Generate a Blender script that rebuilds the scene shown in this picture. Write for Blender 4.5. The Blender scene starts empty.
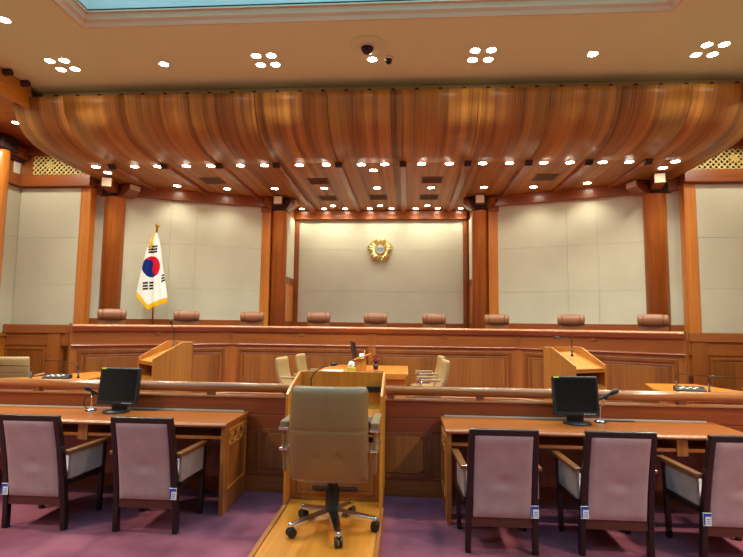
import bpy, bmesh, math, random
from mathutils import Vector, Matrix
random.seed(7)
PI = math.pi
sc = bpy.context.scene
col = sc.collection
AX = -0.12            # centre line of the bench and the canopy

# ------------------------------------------------------------ materials
def lin(c):
    return tuple((x/12.92 if x <= .04045 else ((x+.055)/1.055)**2.4) for x in [v/255 for v in c]) + (1,)

def new_mat(name):
    m = bpy.data.materials.new(name); m.use_nodes = True
    nt = m.node_tree; b = nt.nodes['Principled BSDF']
    return m, nt, b

def plain(name, c, rough=.5, metal=0, spec=.5, coat=0):
    m, nt, b = new_mat(name)
    b.inputs['Base Color'].default_value = lin(c)
    b.inputs['Roughness'].default_value = rough
    b.inputs['Metallic'].default_value = metal
    b.inputs['Specular IOR Level'].default_value = spec
    b.inputs['Coat Weight'].default_value = coat
    n = nt.nodes.new('ShaderNodeTexNoise'); n.inputs['Scale'].default_value = 40
    tc = nt.nodes.new('ShaderNodeTexCoord'); nt.links.new(tc.outputs['Object'], n.inputs['Vector'])
    bp = nt.nodes.new('ShaderNodeBump'); bp.inputs['Strength'].default_value = .04
    nt.links.new(n.outputs['Fac'], bp.inputs['Height']); nt.links.new(bp.outputs['Normal'], b.inputs['Normal'])
    return m

def wood(name, dark, light, grain='Z', rough=.38, broad=3.0, fine=38.0, coat=.25, leaf=0):
    m, nt, b = new_mat(name); N, L = nt.nodes.new, nt.links.new
    tc = N('ShaderNodeTexCoord')
    def mapped(k, along):
        mp = N('ShaderNodeMapping')
        mp.inputs['Scale'].default_value = tuple(along if g in grain else k for g in 'XYZ')
        L(tc.outputs['Object'], mp.inputs['Vector']); return mp
    n1 = N('ShaderNodeTexNoise'); n1.inputs['Scale'].default_value = 1; n1.inputs['Detail'].default_value = 3
    L(mapped(broad, .12).outputs[0], n1.inputs['Vector'])
    n2 = N('ShaderNodeTexNoise'); n2.inputs['Scale'].default_value = 1; n2.inputs['Detail'].default_value = 5
    n2.inputs['Roughness'].default_value = .65
    L(mapped(fine, .9).outputs[0], n2.inputs['Vector'])
    mx = N('ShaderNodeMix'); mx.inputs[0].default_value = .55
    L(n1.outputs['Fac'], mx.inputs[2]); L(n2.outputs['Fac'], mx.inputs[3])
    src = mx.outputs[0]
    if leaf:                       # veneer leaves: each strip its own shade
        sep = N('ShaderNodeSeparateXYZ'); L(tc.outputs['Object'], sep.inputs[0])
        dv = N('ShaderNodeMath'); dv.operation = 'DIVIDE'; dv.inputs[1].default_value = leaf
        L(sep.outputs['X'], dv.inputs[0])
        fl = N('ShaderNodeMath'); fl.operation = 'FLOOR'; L(dv.outputs[0], fl.inputs[0])
        wn = N('ShaderNodeTexWhiteNoise'); wn.noise_dimensions = '1D'; L(fl.outputs[0], wn.inputs['W'])
        m2 = N('ShaderNodeMix'); m2.inputs[0].default_value = .16
        L(src, m2.inputs[2]); L(wn.outputs['Value'], m2.inputs[3]); src = m2.outputs[0]
    cr = N('ShaderNodeValToRGB')
    kg, kb = (.94, .86) if ('lectern' in name or 'stand' in name) else (1.01, .84)
    dark, light = [(c[0], c[1]*kg, c[2]*kb) for c in (dark, light)]
    cr.color_ramp.elements[0].position = .33; cr.color_ramp.elements[0].color = lin(dark)
    cr.color_ramp.elements[1].position = .68; cr.color_ramp.elements[1].color = lin(light)
    L(src, cr.inputs['Fac']); L(cr.outputs['Color'], b.inputs['Base Color'])
    b.inputs['Roughness'].default_value = rough
    b.inputs['Coat Weight'].default_value = coat; b.inputs['Coat Roughness'].default_value = .22
    return m

def cloth(name, c1, c2, scale=260, bump=.25, rough=.9, blot=2.5):
    m, nt, b = new_mat(name); N, L = nt.nodes.new, nt.links.new
    tc = N('ShaderNodeTexCoord')
    n1 = N('ShaderNodeTexNoise'); n1.inputs['Scale'].default_value = scale; n1.inputs['Detail'].default_value = 2
    n2 = N('ShaderNodeTexNoise'); n2.inputs['Scale'].default_value = blot; n2.inputs['Detail'].default_value = 4
    for n in (n1, n2): L(tc.outputs['Object'], n.inputs['Vector'])
    mx = N('ShaderNodeMix'); mx.inputs[0].default_value = .5
    L(n1.outputs['Fac'], mx.inputs[2]); L(n2.outputs['Fac'], mx.inputs[3])
    cr = N('ShaderNodeValToRGB')
    cr.color_ramp.elements[0].position = .35; cr.color_ramp.elements[0].color = lin(c1)
    cr.color_ramp.elements[1].position = .65; cr.color_ramp.elements[1].color = lin(c2)
    L(mx.outputs[0], cr.inputs['Fac']); L(cr.outputs['Color'], b.inputs['Base Color'])
    bp = N('ShaderNodeBump'); bp.inputs['Strength'].default_value = bump; bp.inputs['Distance'].default_value = .01
    L(n1.outputs['Fac'], bp.inputs['Height']); L(bp.outputs['Normal'], b.inputs['Normal'])
    b.inputs['Roughness'].default_value = rough; b.inputs['Specular IOR Level'].default_value = .2
    return m

def glow(name, c, s):
    m, nt, b = new_mat(name)
    b.inputs['Base Color'].default_value = lin(c)
    b.inputs['Emission Color'].default_value = lin(c); b.inputs['Emission Strength'].default_value = s
    return m

W_CANOPY = wood('canopy veneer', (104, 58, 22), (196, 134, 66), 'YZ', .5, 9, 70, .05, .11)
W_BENCH_V = wood('bench wood upright', (122, 62, 26), (172, 102, 52), 'Z', .36, 3, 30)
W_BENCH_H = wood('bench wood level', (128, 66, 30), (170, 98, 52), 'X', .36, 3, 30)
W_NOSE = wood('bench nosing wood', (150, 88, 58), (184, 118, 84), 'X', .3, 3, 30, .4)
W_RED_H = wood('partition wood level', (108, 42, 18), (148, 68, 32), 'X', .34, 3, 30)
W_RED_V = wood('partition wood upright', (96, 46, 20), (140, 76, 36), 'Z', .34, 3, 30)
W_FIELD = wood('panel field wood', (110, 60, 24), (156, 94, 44), 'Z', .4, 4, 24, .2, .26)
W_RAIL = wood('handrail wood', (134, 70, 36), (182, 112, 70), 'X', .25, 3, 30, .6)
W_DESK = wood('desk top wood', (146, 72, 26), (186, 104, 44), 'X', .3, 2, 26, .4)
W_DESK_V = wood('desk side wood', (132, 70, 28), (176, 104, 48), 'Z', .36, 3, 30)
W_YEL = wood('lectern wood', (176, 108, 26), (222, 152, 52), 'Z', .36, 4, 30, .3)
W_YEL_H = wood('lectern wood level', (176, 108, 28), (220, 150, 54), 'Y', .34, 4, 24, .35)
W_LECT = wood('stand wood', (168, 104, 36), (206, 142, 62), 'Z', .4, 4, 30, .2)
W_COL = wood('column wood', (168, 88, 34), (216, 134, 62), 'Z', .32, 4, 30, .4)
W_BEAM = wood('beam wood', (118, 54, 20), (162, 86, 38), 'X', .36, 3, 30, .3)
W_BEAMY = wood('side beam wood', (150, 84, 22), (200, 124, 44), 'Y', .36, 3, 30, .3)
W_DARK = wood('dark chair wood', (20, 9, 8), (38, 18, 15), 'Z', .35, 3, 30, .12)
W_DARKR = wood('chair rail wood', (62, 28, 16), (94, 48, 28), 'X', .32, 3, 30, .4)
W_ARM = wood('chair arm wood', (92, 50, 28), (134, 80, 46), 'Y', .28, 3, 30, .5)
GOLDL = wood('lattice wood', (214, 186, 130), (240, 218, 168), 'X', .5, 3, 20, .1)
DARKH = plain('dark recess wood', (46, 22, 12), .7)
ENDG = plain('cream painted end', (226, 206, 176), .6)
WALLF = cloth('wall fabric', (190, 184, 160), (206, 200, 176), 320, .2, .95, 1.2)
CARPET = cloth('purple carpet', (104, 48, 62), (156, 88, 102), 300, .6, 1, 2.2)
CEIL = plain('ceiling plaster', (210, 224, 168), .9)
PINK = cloth('pink chair fabric', (166, 134, 134), (190, 158, 158), 520, .3, .9, 6)
GREYF = cloth('grey side fabric', (134, 112, 106), (158, 136, 128), 520, .3, .9, 6)
TAN = plain('tan leather', (132, 100, 60), .42, 0, .5)
TANL = plain('pale tan leather', (164, 138, 92), .45, 0, .5)
TANS = plain('tan leather seam', (120, 92, 60), .6)
BROWN = plain('brown leather', (142, 90, 60), .42)
BROWNS = plain('brown leather seam', (70, 38, 26), .6)
CHROME = plain('polished chrome', (226, 228, 232), .14, 1)
BLACK = plain('black plastic', (20, 20, 22), .4)
SCREEN = plain('dark screen', (14, 15, 18), .16)
BEZEL = plain('monitor bezel', (30, 31, 34), .35)
GOLD = plain('gold metal', (206, 168, 70), .28, 1)
GOLDP = plain('pale gold metal', (232, 208, 140), .3, 1)
SILV = plain('silver disc', (214, 220, 212), .4, .3)
GREYG = plain('grey green letters', (96, 112, 100), .5)
WHITE = plain('white paper', (232, 232, 226), .7)
BLUE = plain('blue print', (30, 62, 160), .6)
YELG = plain('yellow green sticker', (206, 222, 40), .6)
SILVT = plain('aluminium strip', (206, 196, 182), .35, .4)
GLASS = plain('camera dome', (18, 18, 20), .08)
LAMP = glow('lamp lens', (255, 244, 222), 38)
SKY = glow('skylight panel', (116, 206, 244), 2.2)
VENT = plain('vent metal', (92, 60, 36), .5, .2)
FW = plain('flag white', (236, 236, 230), .85, 0, .1)
FR = plain('flag red', (196, 24, 44), .85, 0, .1)
FB = plain('flag blue', (24, 44, 120), .85, 0, .1)
FK = plain('flag black', (24, 24, 28), .85, 0, .1)
FY = plain('flag fringe yellow', (232, 180, 30), .8, 0, .1)
REDF = plain('dark red flowers', (120, 24, 30), .8)
CREAMW = plain('off white paint', (214, 208, 190), .8)

# ------------------------------------------------------------ mesh builder
class MB:
    def __init__(s): s.v = []; s.f = []; s.sm = []; s.mi = []
    def add(s, vs, fs, smooth=False, mi=0):
        o = len(s.v); s.v += [tuple(v) for v in vs]
        for f in fs: s.f.append([i+o for i in f]); s.sm.append(smooth); s.mi.append(mi)
        return s
    def box(s, x0, x1, y0, y1, z0, z1, mi=0):
        v = [(x, y, z) for z in (z0, z1) for y in (y0, y1) for x in (x0, x1)]
        return s.add(v, [(0, 2, 3, 1), (4, 5, 7, 6), (0, 1, 5, 4), (2, 6, 7, 3), (0, 4, 6, 2), (1, 3, 7, 5)], False, mi)
    def hexa(s, v, mi=0):      # 8 points ordered like box
        return s.add(v, [(0, 2, 3, 1), (4, 5, 7, 6), (0, 1, 5, 4), (2, 6, 7, 3), (0, 4, 6, 2), (1, 3, 7, 5)], False, mi)
    def bar(s, a, b, w, h, up=(0, 0, 1), mi=0, w2=None, h2=None):   # square bar from a to b
        a, b = Vector(a), Vector(b); d = (b-a).normalized(); u = Vector(up)
        r = d.cross(u).normalized(); u = r.cross(d)
        w2 = w if w2 is None else w2; h2 = h if h2 is None else h2
        v = []
        for p, ww, hh in ((a, w, h), (b, w2, h2)):
            v += [p-r*ww/2-u*hh/2, p+r*ww/2-u*hh/2, p+r*ww/2+u*hh/2, p-r*ww/2+u*hh/2]
        return s.add(v, [(0, 3, 2, 1), (4, 5, 6, 7), (0, 1, 5, 4), (1, 2, 6, 5), (2, 3, 7, 6), (3, 0, 4, 7)], False, mi)
    def tube(s, pts, r, n=12, mi=0, caps=True):
        P = [Vector(p) for p in pts]; R = r if isinstance(r, (list, tuple)) else [r]*len(P)
        o = []; prev = None
        for i, p in enumerate(P):
            d = (P[min(i+1, len(P)-1)]-P[max(i-1, 0)]).normalized()
            if prev is None:
                u = d.cross(Vector((0, 0, 1)) if abs(d.z) < .9 else Vector((1, 0, 0))).normalized()
            else:
                u = (prev-d*prev.dot(d)).normalized()
            prev = u; w = d.cross(u)
            o += [p+(u*math.cos(2*PI*k/n)+w*math.sin(2*PI*k/n))*R[i] for k in range(n)]
        f = [(i*n+k, i*n+(k+1) % n, (i+1)*n+(k+1) % n, (i+1)*n+k) for i in range(len(P)-1) for k in range(n)]
        s.add(o, f, True, mi)
        if caps:
            s.add(o[:n], [tuple(range(n))[::-1]], False, mi); s.add(o[-n:], [tuple(range(n))], False, mi)
        return s
    def lathe(s, prof, n=32, c=(0, 0, 0), mi=0, smooth=True):      # prof: (r, z)
        v = [(c[0]+r*math.cos(2*PI*k/n), c[1]+r*math.sin(2*PI*k/n), c[2]+z) for r, z in prof for k in range(n)]
        f = [(i*n+k, i*n+(k+1) % n, (i+1)*n+(k+1) % n, (i+1)*n+k) for i in range(len(prof)-1) for k in range(n)]
        return s.add(v, f, smooth, mi)
    def prism(s, poly, a0, a1, axis='X', mi=0, t0=0, t1=0, smooth=False):
        # poly in the other two axes; ends may be mitred by t0, t1 (X axis only)
        v = []
        for a, t in ((a0, t0), (a1, t1)):
            for p, q in poly:
                v.append((a+p*t, p, q) if axis == 'X' else (p, a, q) if axis == 'Y' else (p, q, a))
        n = len(poly)
        s.add(v, [(k, (k+1) % n, n+(k+1) % n, n+k) for k in range(n)], smooth, mi)
        return s.add(v, [tuple(range(n)), tuple(range(n, 2*n))], False, mi)
    def grid(s, fn, nu, nv, smooth=True, mi=0):
        v = [fn(i/nu, j/nv) for j in range(nv+1) for i in range(nu+1)]
        f = [(j*(nu+1)+i, j*(nu+1)+i+1, (j+1)*(nu+1)+i+1, (j+1)*(nu+1)+i) for j in range(nv) for i in range(nu)]
        return s.add(v, f, smooth, mi)
    def ring(s, x0, x1, z0, z1, w, y0, y1, mi=0):      # rectangular frame in the XZ plane
        s.box(x0, x1, y0, y1, z1-w, z1, mi); s.box(x0, x1, y0, y1, z0, z0+w, mi)
        s.box(x0, x0+w, y0, y1, z0+w, z1-w, mi); return s.box(x1-w, x1, y0, y1, z0+w, z1-w, mi)
    def build(s, name, mats, parent=None, bevel=0, loc=None, rz=0, kind=None, label=None, rot=None, seg=2, sub=0):
        me = bpy.data.meshes.new(name)
        me.from_pydata(s.v, [], s.f)
        if not isinstance(mats, (list, tuple)): mats = [mats]
        for m in mats: me.materials.append(m)
        me.polygons.foreach_set('use_smooth', s.sm); me.polygons.foreach_set('material_index', s.mi)
        bm = bmesh.new(); bm.from_mesh(me)
        bmesh.ops.remove_doubles(bm, verts=bm.verts, dist=1e-5)
        bmesh.ops.recalc_face_normals(bm, faces=bm.faces); bm.to_mesh(me); bm.free()
        o = bpy.data.objects.new(name, me); col.objects.link(o)
        if parent: o.parent = parent
        if loc: o.location = loc
        if rot: o.rotation_euler = rot
        elif rz: o.rotation_euler = (0, 0, rz)
        if bevel:
            b = o.modifiers.new('bevel', 'BEVEL'); b.width = bevel; b.segments = seg; b.limit_method = 'ANGLE'
            b.angle_limit = math.radians(40)
            b.use_clamp_overlap = True
        if sub:
            d = o.modifiers.new('sub', 'SUBSURF'); d.levels = sub; d.render_levels = sub
        if kind: o['kind'] = kind
        if label: o['label'] = label
        return o

def tag(o, label, cat, group=None):
    o['label'] = label; o['category'] = cat
    if group: o['group'] = group
    return o
def thing(name, label, cat, loc=(0, 0, 0), rz=0, group=None):
    o = bpy.data.objects.new(name, None); col.objects.link(o)
    o.empty_display_size = .1
    o.location = loc; o.rotation_euler = (0, 0, rz)
    return tag(o, label, cat, group)
def kids(o): return [c for c in list(bpy.data.objects) if c.parent == o]
def dup(root, loc, rz, label, group=None):
    r = root.copy(); col.objects.link(r); r.location = loc; r.rotation_euler = (0, 0, rz); r['label'] = label
    if group: r['group'] = group
    for ch in kids(root):
        c = ch.copy(); col.objects.link(c); c.parent = r
        for g in kids(ch):
            d = g.copy(); col.objects.link(d); d.parent = c
    return r
def struct(name, mb, mats, **k): return mb.build(name, mats, kind='structure', **k)

# ------------------------------------------------------------ the room shell
XL, XR, YB, YF, ZC = -8.39, 8.15, -6.0, 14.6, 5.85
struct('floor', MB().box(XL, XR, YB, YF, -.1, 0), CARPET)
m = MB()      # ceiling with the skylight opening
SX0, SX1, SY0, SY1 = -4.0, 4.08, -2.0, 6.62
m.box(XL, XR, SY1, YF, ZC, ZC+.1); m.box(XL, XR, YB, SY0, ZC, ZC+.1)
m.box(XL, SX0, SY0, SY1, ZC, ZC+.1); m.box(SX1, XR, SY0, SY1, ZC, ZC+.1)
struct('ceiling', m, CEIL)
w = struct('window_1', MB().box(SX0+.1, SX1-.1, SY0+.1, SY1-.1, ZC+.62, ZC+.64), SKY)
m = MB(); i = .14
m.box(SX0+i-.04, SX0+i, SY0+i, SY1-i, ZC+.12, ZC+.62); m.box(SX1-i, SX1-i+.04, SY0+i, SY1-i, ZC+.12, ZC+.62)
m.box(SX0+i-.04, SX1-i+.04, SY1-i, SY1-i+.04, ZC+.12, ZC+.62); m.box(SX0+i-.04, SX1-i+.04, SY0+i-.04, SY0+i, ZC+.12, ZC+.62)
m.build('reveal', CREAMW, w)
m = MB()
for y in (SY1-1.0, SY1-3.2, SY1-5.2, SY1-7.2): m.box(SX0+.31, SX1-.31, y-.05, y+.05, ZC+.55, ZC+.615)
for x in (-2.3, 0, 2.4): m.box(x-.04, x+.04, SY0+.31, SY1-.31, ZC+.56, ZC+.61)
m.build('glazing_bar', VENT, w)
# stepped moulding round the opening
prof = [(0, -.03), (.05, -.045), (.08, 0), (.12, .03), (.15, .1), (.18, .1), (.18, .14), (0, .14)]
m = MB()
def loop(prof, x0, x1, y0, y1):
    cs = [(x0, y0, 1, 1), (x1, y0, -1, 1), (x1, y1, -1, -1), (x0, y1, 1, -1)]
    v = [(x+sx*p, y+sy*p, ZC+q) for x, y, sx, sy in cs for p, q in prof]; n = len(prof)
    f = [(c*n+k, c*n+(k+1) % n, ((c+1) % 4)*n+(k+1) % n, ((c+1) % 4)*n+k) for c in range(4) for k in range(n)]
    return v, f
m.add(*loop(prof, SX0-.04, SX1+.04, SY0-.04, SY1+.04))
struct('trim_1', m, plain('skylight moulding', (214, 196, 150), .8))

# side and rear walls behind the camera
struct('wall_rear', MB().box(XL, XR, YB-.1, YB, 0, ZC), WALLF)
for s, X, nm in ((-1, XL, 'left'), (1, XR, 'right')):
    m = MB(); m.box(min(X, X+s*.1), max(X, X+s*.1), YB, YF, 0, ZC)
    wl = struct('wall_'+nm, m, W_BENCH_V)
    x0 = X; x1 = X-s*.03
    for k in range(8):
        ya, yb = 11.08-(k+1)*1.9, 11.08-k*1.9-.002
        for za, zb in ((1.36, 2.474), (2.476, 3.555), (3.557, 4.7)):
            MB().box(min(x0, x1), max(x0, x1), ya, yb, za, zb).build('fabric_panel', WALLF, wl, .006)
    # dado, beams and window band along the side wall
    m = MB(); m.box(min(X, X-s*.09), max(X, X-s*.09), YB, 11.1, 0, 1.30); m.box(min(X, X-s*.13), max(X, X-s*.13), YB, 11.1, 1.30, 1.36)
    struct('baseboard_'+nm, m, W_BEAMY)
    m = MB(); m.box(min(X, X-s*.14), max(X, X-s*.14), YB, 11.1, 4.72, 4.99); m.box(min(X, X-s*.16), max(X, X-s*.16), YB, 11.1, 5.38, 5.62)
    struct('trim_2' if s < 0 else 'trim_3', m, W_BEAM, bevel=.01)
    # deep fascia beam under the ceiling with the boarded soffit outside it
    F = AX+s*(6.08 if s < 0 else 6.5)
    m = MB(); m.box(F-.04, F+.04, YB, 8.42, 5.44, ZC)
    struct('trim_4' if s < 0 else 'trim_5', m, W_BEAMY, bevel=.008)
    m = MB(); m.box(min(F, X), max(F, X), YB, 11.1, 5.72, 5.78)
    struct('trim_6' if s < 0 else 'trim_7', m, W_BEAM)
    m = MB(); m.box(min(X, X-s*.02), max(X, X-s*.02), 10.84, 11.02, 5.03, 5.34)
    struct('window_%d' % (4 if s < 0 else 5), m, CREAMW)

# flat wall beside the bench, both sides (Y = 11.1): fabric, pillar, beam, lattice window, dado
def flat_side(s):
    nm = 'left' if s < 0 else 'right'
    X = XL if s < 0 else XR
    P0, P1 = (-6.90, -6.66) if s < 0 else (6.50, 6.74)      # pillar
    xa, xb = (X, P0) if s < 0 else (P1, X)
    pm = (P0+P1)/2
    m = MB(); m.box(min(X, pm), max(X, pm), 11.12, 11.25, 0, ZC)
    w = struct('wall_front_'+nm, m, W_BENCH_V)
    for za, zb in ((1.5, 2.474), (2.476, 3.555), (3.557, 4.72)):
        MB().box(xa+.005, xb-.005, 11.09, 11.12, za, zb).build('fabric_panel', WALLF, w, .006)
    p = thing('square_pillar', 'square orange-brown wall pillar on the %s, between the flat fabric wall and the round column' % nm, 'pillar', ((P0+P1)/2, 11.1, 0))
    MB().box(-(P1-P0)/2, (P1-P0)/2, -.02, .2, 0, 4.73).build('shaft', W_COL, p, .012)
    MB().box(-(P1-P0)/2-.012, (P1-P0)/2+.012, -.04, .2, 0, .3).build('foot', W_BEAM, p, .01)
    e0, e1 = (X, P1+.05) if s < 0 else (P0-.05, X)
    m = MB().box(e0, e1, 10.93, 11.13, 4.73, 4.99); m.box(e0, e1, 11.0, 11.13, 5.50, 5.72)
    struct('trim_8' if s < 0 else 'trim_9', m, W_BEAM, bevel=.01)
    # lattice window
    wx0, wx1 = (-8.12, -6.55) if s < 0 else (6.4, 7.9)
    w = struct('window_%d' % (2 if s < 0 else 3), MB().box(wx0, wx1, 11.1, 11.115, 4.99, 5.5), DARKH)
    m = MB(); m.ring(wx0, wx1, 4.99, 5.5, .03, 11.04, 11.1); h = .51; st = .115
    lat = MB(); k = wx0-h
    while k < wx1:
        for d in (0, 1):
            a, b = (k, 4.99), (k+h, 5.5)
            if d: a, b = (k, 5.5), (k+h, 4.99)
            def clip(a, b):
                (x0, z0), (x1, z1) = a, b
                if x0 < wx0: z0 += (z1-z0)*(wx0-x0)/(x1-x0); x0 = wx0
                if x1 > wx1: z1 -= (z1-z0)*(x1-wx1)/(x1-x0); x1 = wx1
                return (x0, z0), (x1, z1)
            if b[0] > wx0 and a[0] < wx1:
                a, b = clip(a, b)
                if b[0]-a[0] > .02: lat.bar((a[0], 11.07+.008*d, a[1]), (b[0], 11.07+.008*d, b[1]), .02, .024, (0, 1, 0))
        k += st
    for c in (wx0+.45, wx0+1.15):
        for q in range(4):
            a = q*PI/4; lat.bar((c-.1*math.cos(a), 11.05, 5.25-.1*math.sin(a)), (c+.1*math.cos(a), 11.05, 5.25+.1*math.sin(a)), .02, .034, (0, 1, 0))
    m.build('window_frame', W_BEAM, w); lat.build('lattice', GOLDL, w)
    # dado cabinet along the foot of this wall
    d0, d1 = (X+.05, -6.9) if s < 0 else (6.36, X-.05)
    t = thing('dado_panelling', 'low wood panelling with a capping board under the %s flat fabric wall' % nm, 'wall panelling', ((d0+d1)/2, 10.88, 0))
    h = (d1-d0)/2
    MB().box(-h, h, -.06, .11, 1.37, 1.56).build('cap', W_BENCH_H, t, .012)
    MB().box(-h, h, -.02, .1, 1.1, 1.365).build('fascia_board', W_BENCH_H, t, .005)
    sx = (-7.15-(d0+d1)/2) if s < 0 else (6.55-(d0+d1)/2)
    MB().box(sx-.15, sx+.15, -.045, .1, 0, 1.366).build('stile', W_BENCH_V, t, .006)
    for a, b in ((-h, sx-.15), (sx+.15, h)):
        if b-a < .3: continue
        q = MB().box(a, b, .0, .1, .14, 1.1); q.ring(a+.04, b-.04, .2, 1.06, .05, -.02, 0)
        f = q.build('panel', W_BENCH_V, t, .005); MB().box(a+.12, b-.12, -.015, .001, .28, .98).build('raised_field', W_FIELD, f, .01)
    MB().box(-h, h, -.04, .1, 0, .14).build('plinth', W_BENCH_H, t, .006)
flat_side(-1); flat_side(1)

# big pillars on the side walls at the frame edge
for s, X in ((-1, XL), (1, XR)):
    t = thing('wall_pillar', 'broad orange wood pillar against the %s side wall, %s' % (('left', 'at the left frame edge') if s < 0 else ('right', 'right of the lattice window')), 'pillar', (X+s*.0, 10.42, 0))
    MB().lathe([(0, 0), (.21, 0), (.21, .3), (.2, .32), (.2, 5.3), (.2, 5.4), (0, 5.4)], 40).build('shaft', W_COL, t)
    MB().box(-.24, .24, -.24, .24, 5.4, 5.7).build('capital', DARKH, t, .03)
    MB().box(-.1, .1, -.6, .6, 5.3, 5.46).build('bracket_arm', DARKH, t, .03)

# back wall (recessed) and wing walls
m = MB().box(-3.2, 3.0, 14.44, 14.55, 0, ZC)
wb = struct('wall_back', m, W_BENCH_V)
for za, zb in ((1.7, 2.57), (2.574, 3.765), (3.769, 4.64)):
    MB().box(AX-2.36, AX+2.32, 14.41, 14.44, za, zb).build('fabric_panel', WALLF, wb, .003)
m = MB(); m.box(AX-2.52, AX+2.42, 14.3, 14.44, 4.64, 4.89); m.box(AX-2.52, AX-2.36, 14.36, 14.44, .7, 4.64); m.box(AX+2.32, AX+2.42, 14.36, 14.44, .7, 4.64)
m.box(AX-2.36, AX+2.32, 14.38, 14.44, .7, 1.7)
struct('trim_10', m, W_BEAM, bevel=.008)
for s in (-1, 1):
    nm = 'left' if s < 0 else 'right'
    x = AX+s*2.5
    m = MB().box(min(x, x+s*.1), max(x, x+s*.1), 13.05, 14.5, 0, ZC)
    r = struct('wall_return_'+nm, m, W_BENCH_V)
    for za, zb in ((2.9, 4.6), (1.7, 2.7)):
        MB().box(min(x, x-s*.02), max(x, x-s*.02), 13.15, 14.3, za, zb).build('fabric_panel', WALLF if za > 2 else W_COL, r, .004)
    # wing wall, local x along the wall
    A = Vector((AX+s*6.95, 11.27, 0)); B = Vector((AX+s*2.86, 12.87, 0))
    if s > 0: A, B = B, A
    ang = math.atan2(B.y-A.y, B.x-A.x); mid = (A+B)/2; L = (B-A).length
    m = MB().box(-L/2, L/2, .04, .14, 0, 4.9)
    w = struct('wall_wing_'+nm, m, W_BENCH_V, loc=mid, rz=ang)
    # seams at these distances along the wall from the outer end
    o = .93
    cut = [0.02, o, o+1.10, o+1.70, L-.04] if s < 0 else [0.02, L-(o+1.68), L-(o+1.02), L-o, L-.02]
    for a, b in zip(cut, cut[1:]):
        for za, zb in ((1.7, 2.474), (2.476, 3.555), (3.557, 4.66)):
            MB().box(-L/2+a+.001, -L/2+b-.001, 0, .04, za, zb).build('fabric_panel', WALLF, w, .005)
    m = MB().box(-L/2, L/2, -.10, .06, 4.64, 4.88); m.box(-L/2, L/2, -.13, .06, 4.86, 4.92)
    m.box(-L/2, L/2, -.03, .05, .7, 1.72)
    struct('trim_11' if s < 0 else 'trim_12', m, W_BEAM, loc=mid, rz=ang, bevel=.008)

# ------------------------------------------------------------ canopy: cove, soffit, ribs, rafter ends
t = thing('canopy', 'huge curved wood-veneered canopy sweeping down from the ceiling above the judges bench', 'canopy', (AX, 0, 0))
pts = [(8.38, 5.64), (8.40, 5.52), (8.46, 5.35), (8.57, 5.19), (8.74, 5.05), (8.98, 4.96), (9.3, 4.91), (9.65, 4.892), (10.0, 4.89)]
seams = [-6.35, -5.4, -4.28, -3.12, -1.93, -.65, .65, 1.93, 3.12, 4.28, 5.4, 6.55]
m = MB()
inner = [(y+.05*min(1, (5.64-z)/.1+.9), z+(.05 if z < 5.2 else .0)) for y, z in pts]
for a, b in zip(seams, seams[1:]):
    o = len(m.v)
    P = [(y, z) for y, z in pts]
    v = [(x, y, z) for x in (a+.006, b-.006) for y, z in P+inner[::-1]]
    n = 2*len(P)
    m.add(v, [(k, k+1, n+k+1, n+k) for k in range(len(P)-1)], True)
    m.add(v, [(k, k+1, n+k+1, n+k) for k in range(len(P)-1, n-1)]+[(n-1, 0, n, 2*n-1)])
    m.add(v, [(k, k+1, n-2-k, n-1-k) for k in range(len(P)-1)]+[(n+k, n+k+1, 2*n-2-k, 2*n-1-k) for k in range(len(P)-1)])
m.build('curved_panel', W_CANOPY, t)
MB().box(-6.0, 6.4, 8.66, 8.70, 5.4, 5.845).build('added_bounce_board', plain('bounce board cream', (196, 172, 126), .9), t)  # cream board added to close the dark gap and lighten the ceiling beside it
MB().box(-6.35, 6.55, 9.99, 14.45, 4.893, 4.95).build('soffit', W_CANOPY, t)
RX = [-5.4, -4.28, -3.12, -1.93, -.65, .65, 1.93, 3.12, 4.28, 5.4]
def wingY(x):       # front face of the wing beam at axis-relative x
    return 14.3 if abs(x) < 2.45 else 11.27+(6.95-abs(x))*1.6/4.09-.12
for x in RX:
    r = MB().prism([(-.075, 4.893), (-.06, 4.82), (.06, 4.82), (.075, 4.893)], 10.0, wingY(x)-.0, 'Y').build('rib', W_BEAM, t, .006)
    r.location.x = x
    MB().prism([(9.90, 4.90), (9.95, 4.86), (9.99, 4.81), (10.05, 4.81), (10.06, 4.89)], -.07, .07, 'X').build('rib_tip', DARKH, r, .006)
for k in range(32):
    x = -6.0+k*.405
    if x > 6.5: break
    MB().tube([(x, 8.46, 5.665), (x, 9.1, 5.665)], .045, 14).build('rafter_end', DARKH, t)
for s in (-1, 1):
    for k in range(7):
        y = 8.2-.4*(k+.0)
        g = tag(MB().tube([(-.1, 0, 0), (.4, 0, 0)] if s > 0 else [(-.4, 0, 0), (.1, 0, 0)], .055, 14).build('rafter', DARKH, None, loc=(AX+s*(6.02 if s < 0 else 6.44), y, 5.80)),
            'dark round rafter end over the %s fascia beam, %s from the canopy' % ('left' if s < 0 else 'right', ['closest', 'second', 'third', 'fourth', 'fifth', 'sixth', 'seventh'][k]), 'rafter', 'rafter ends along the side fascias')

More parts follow.
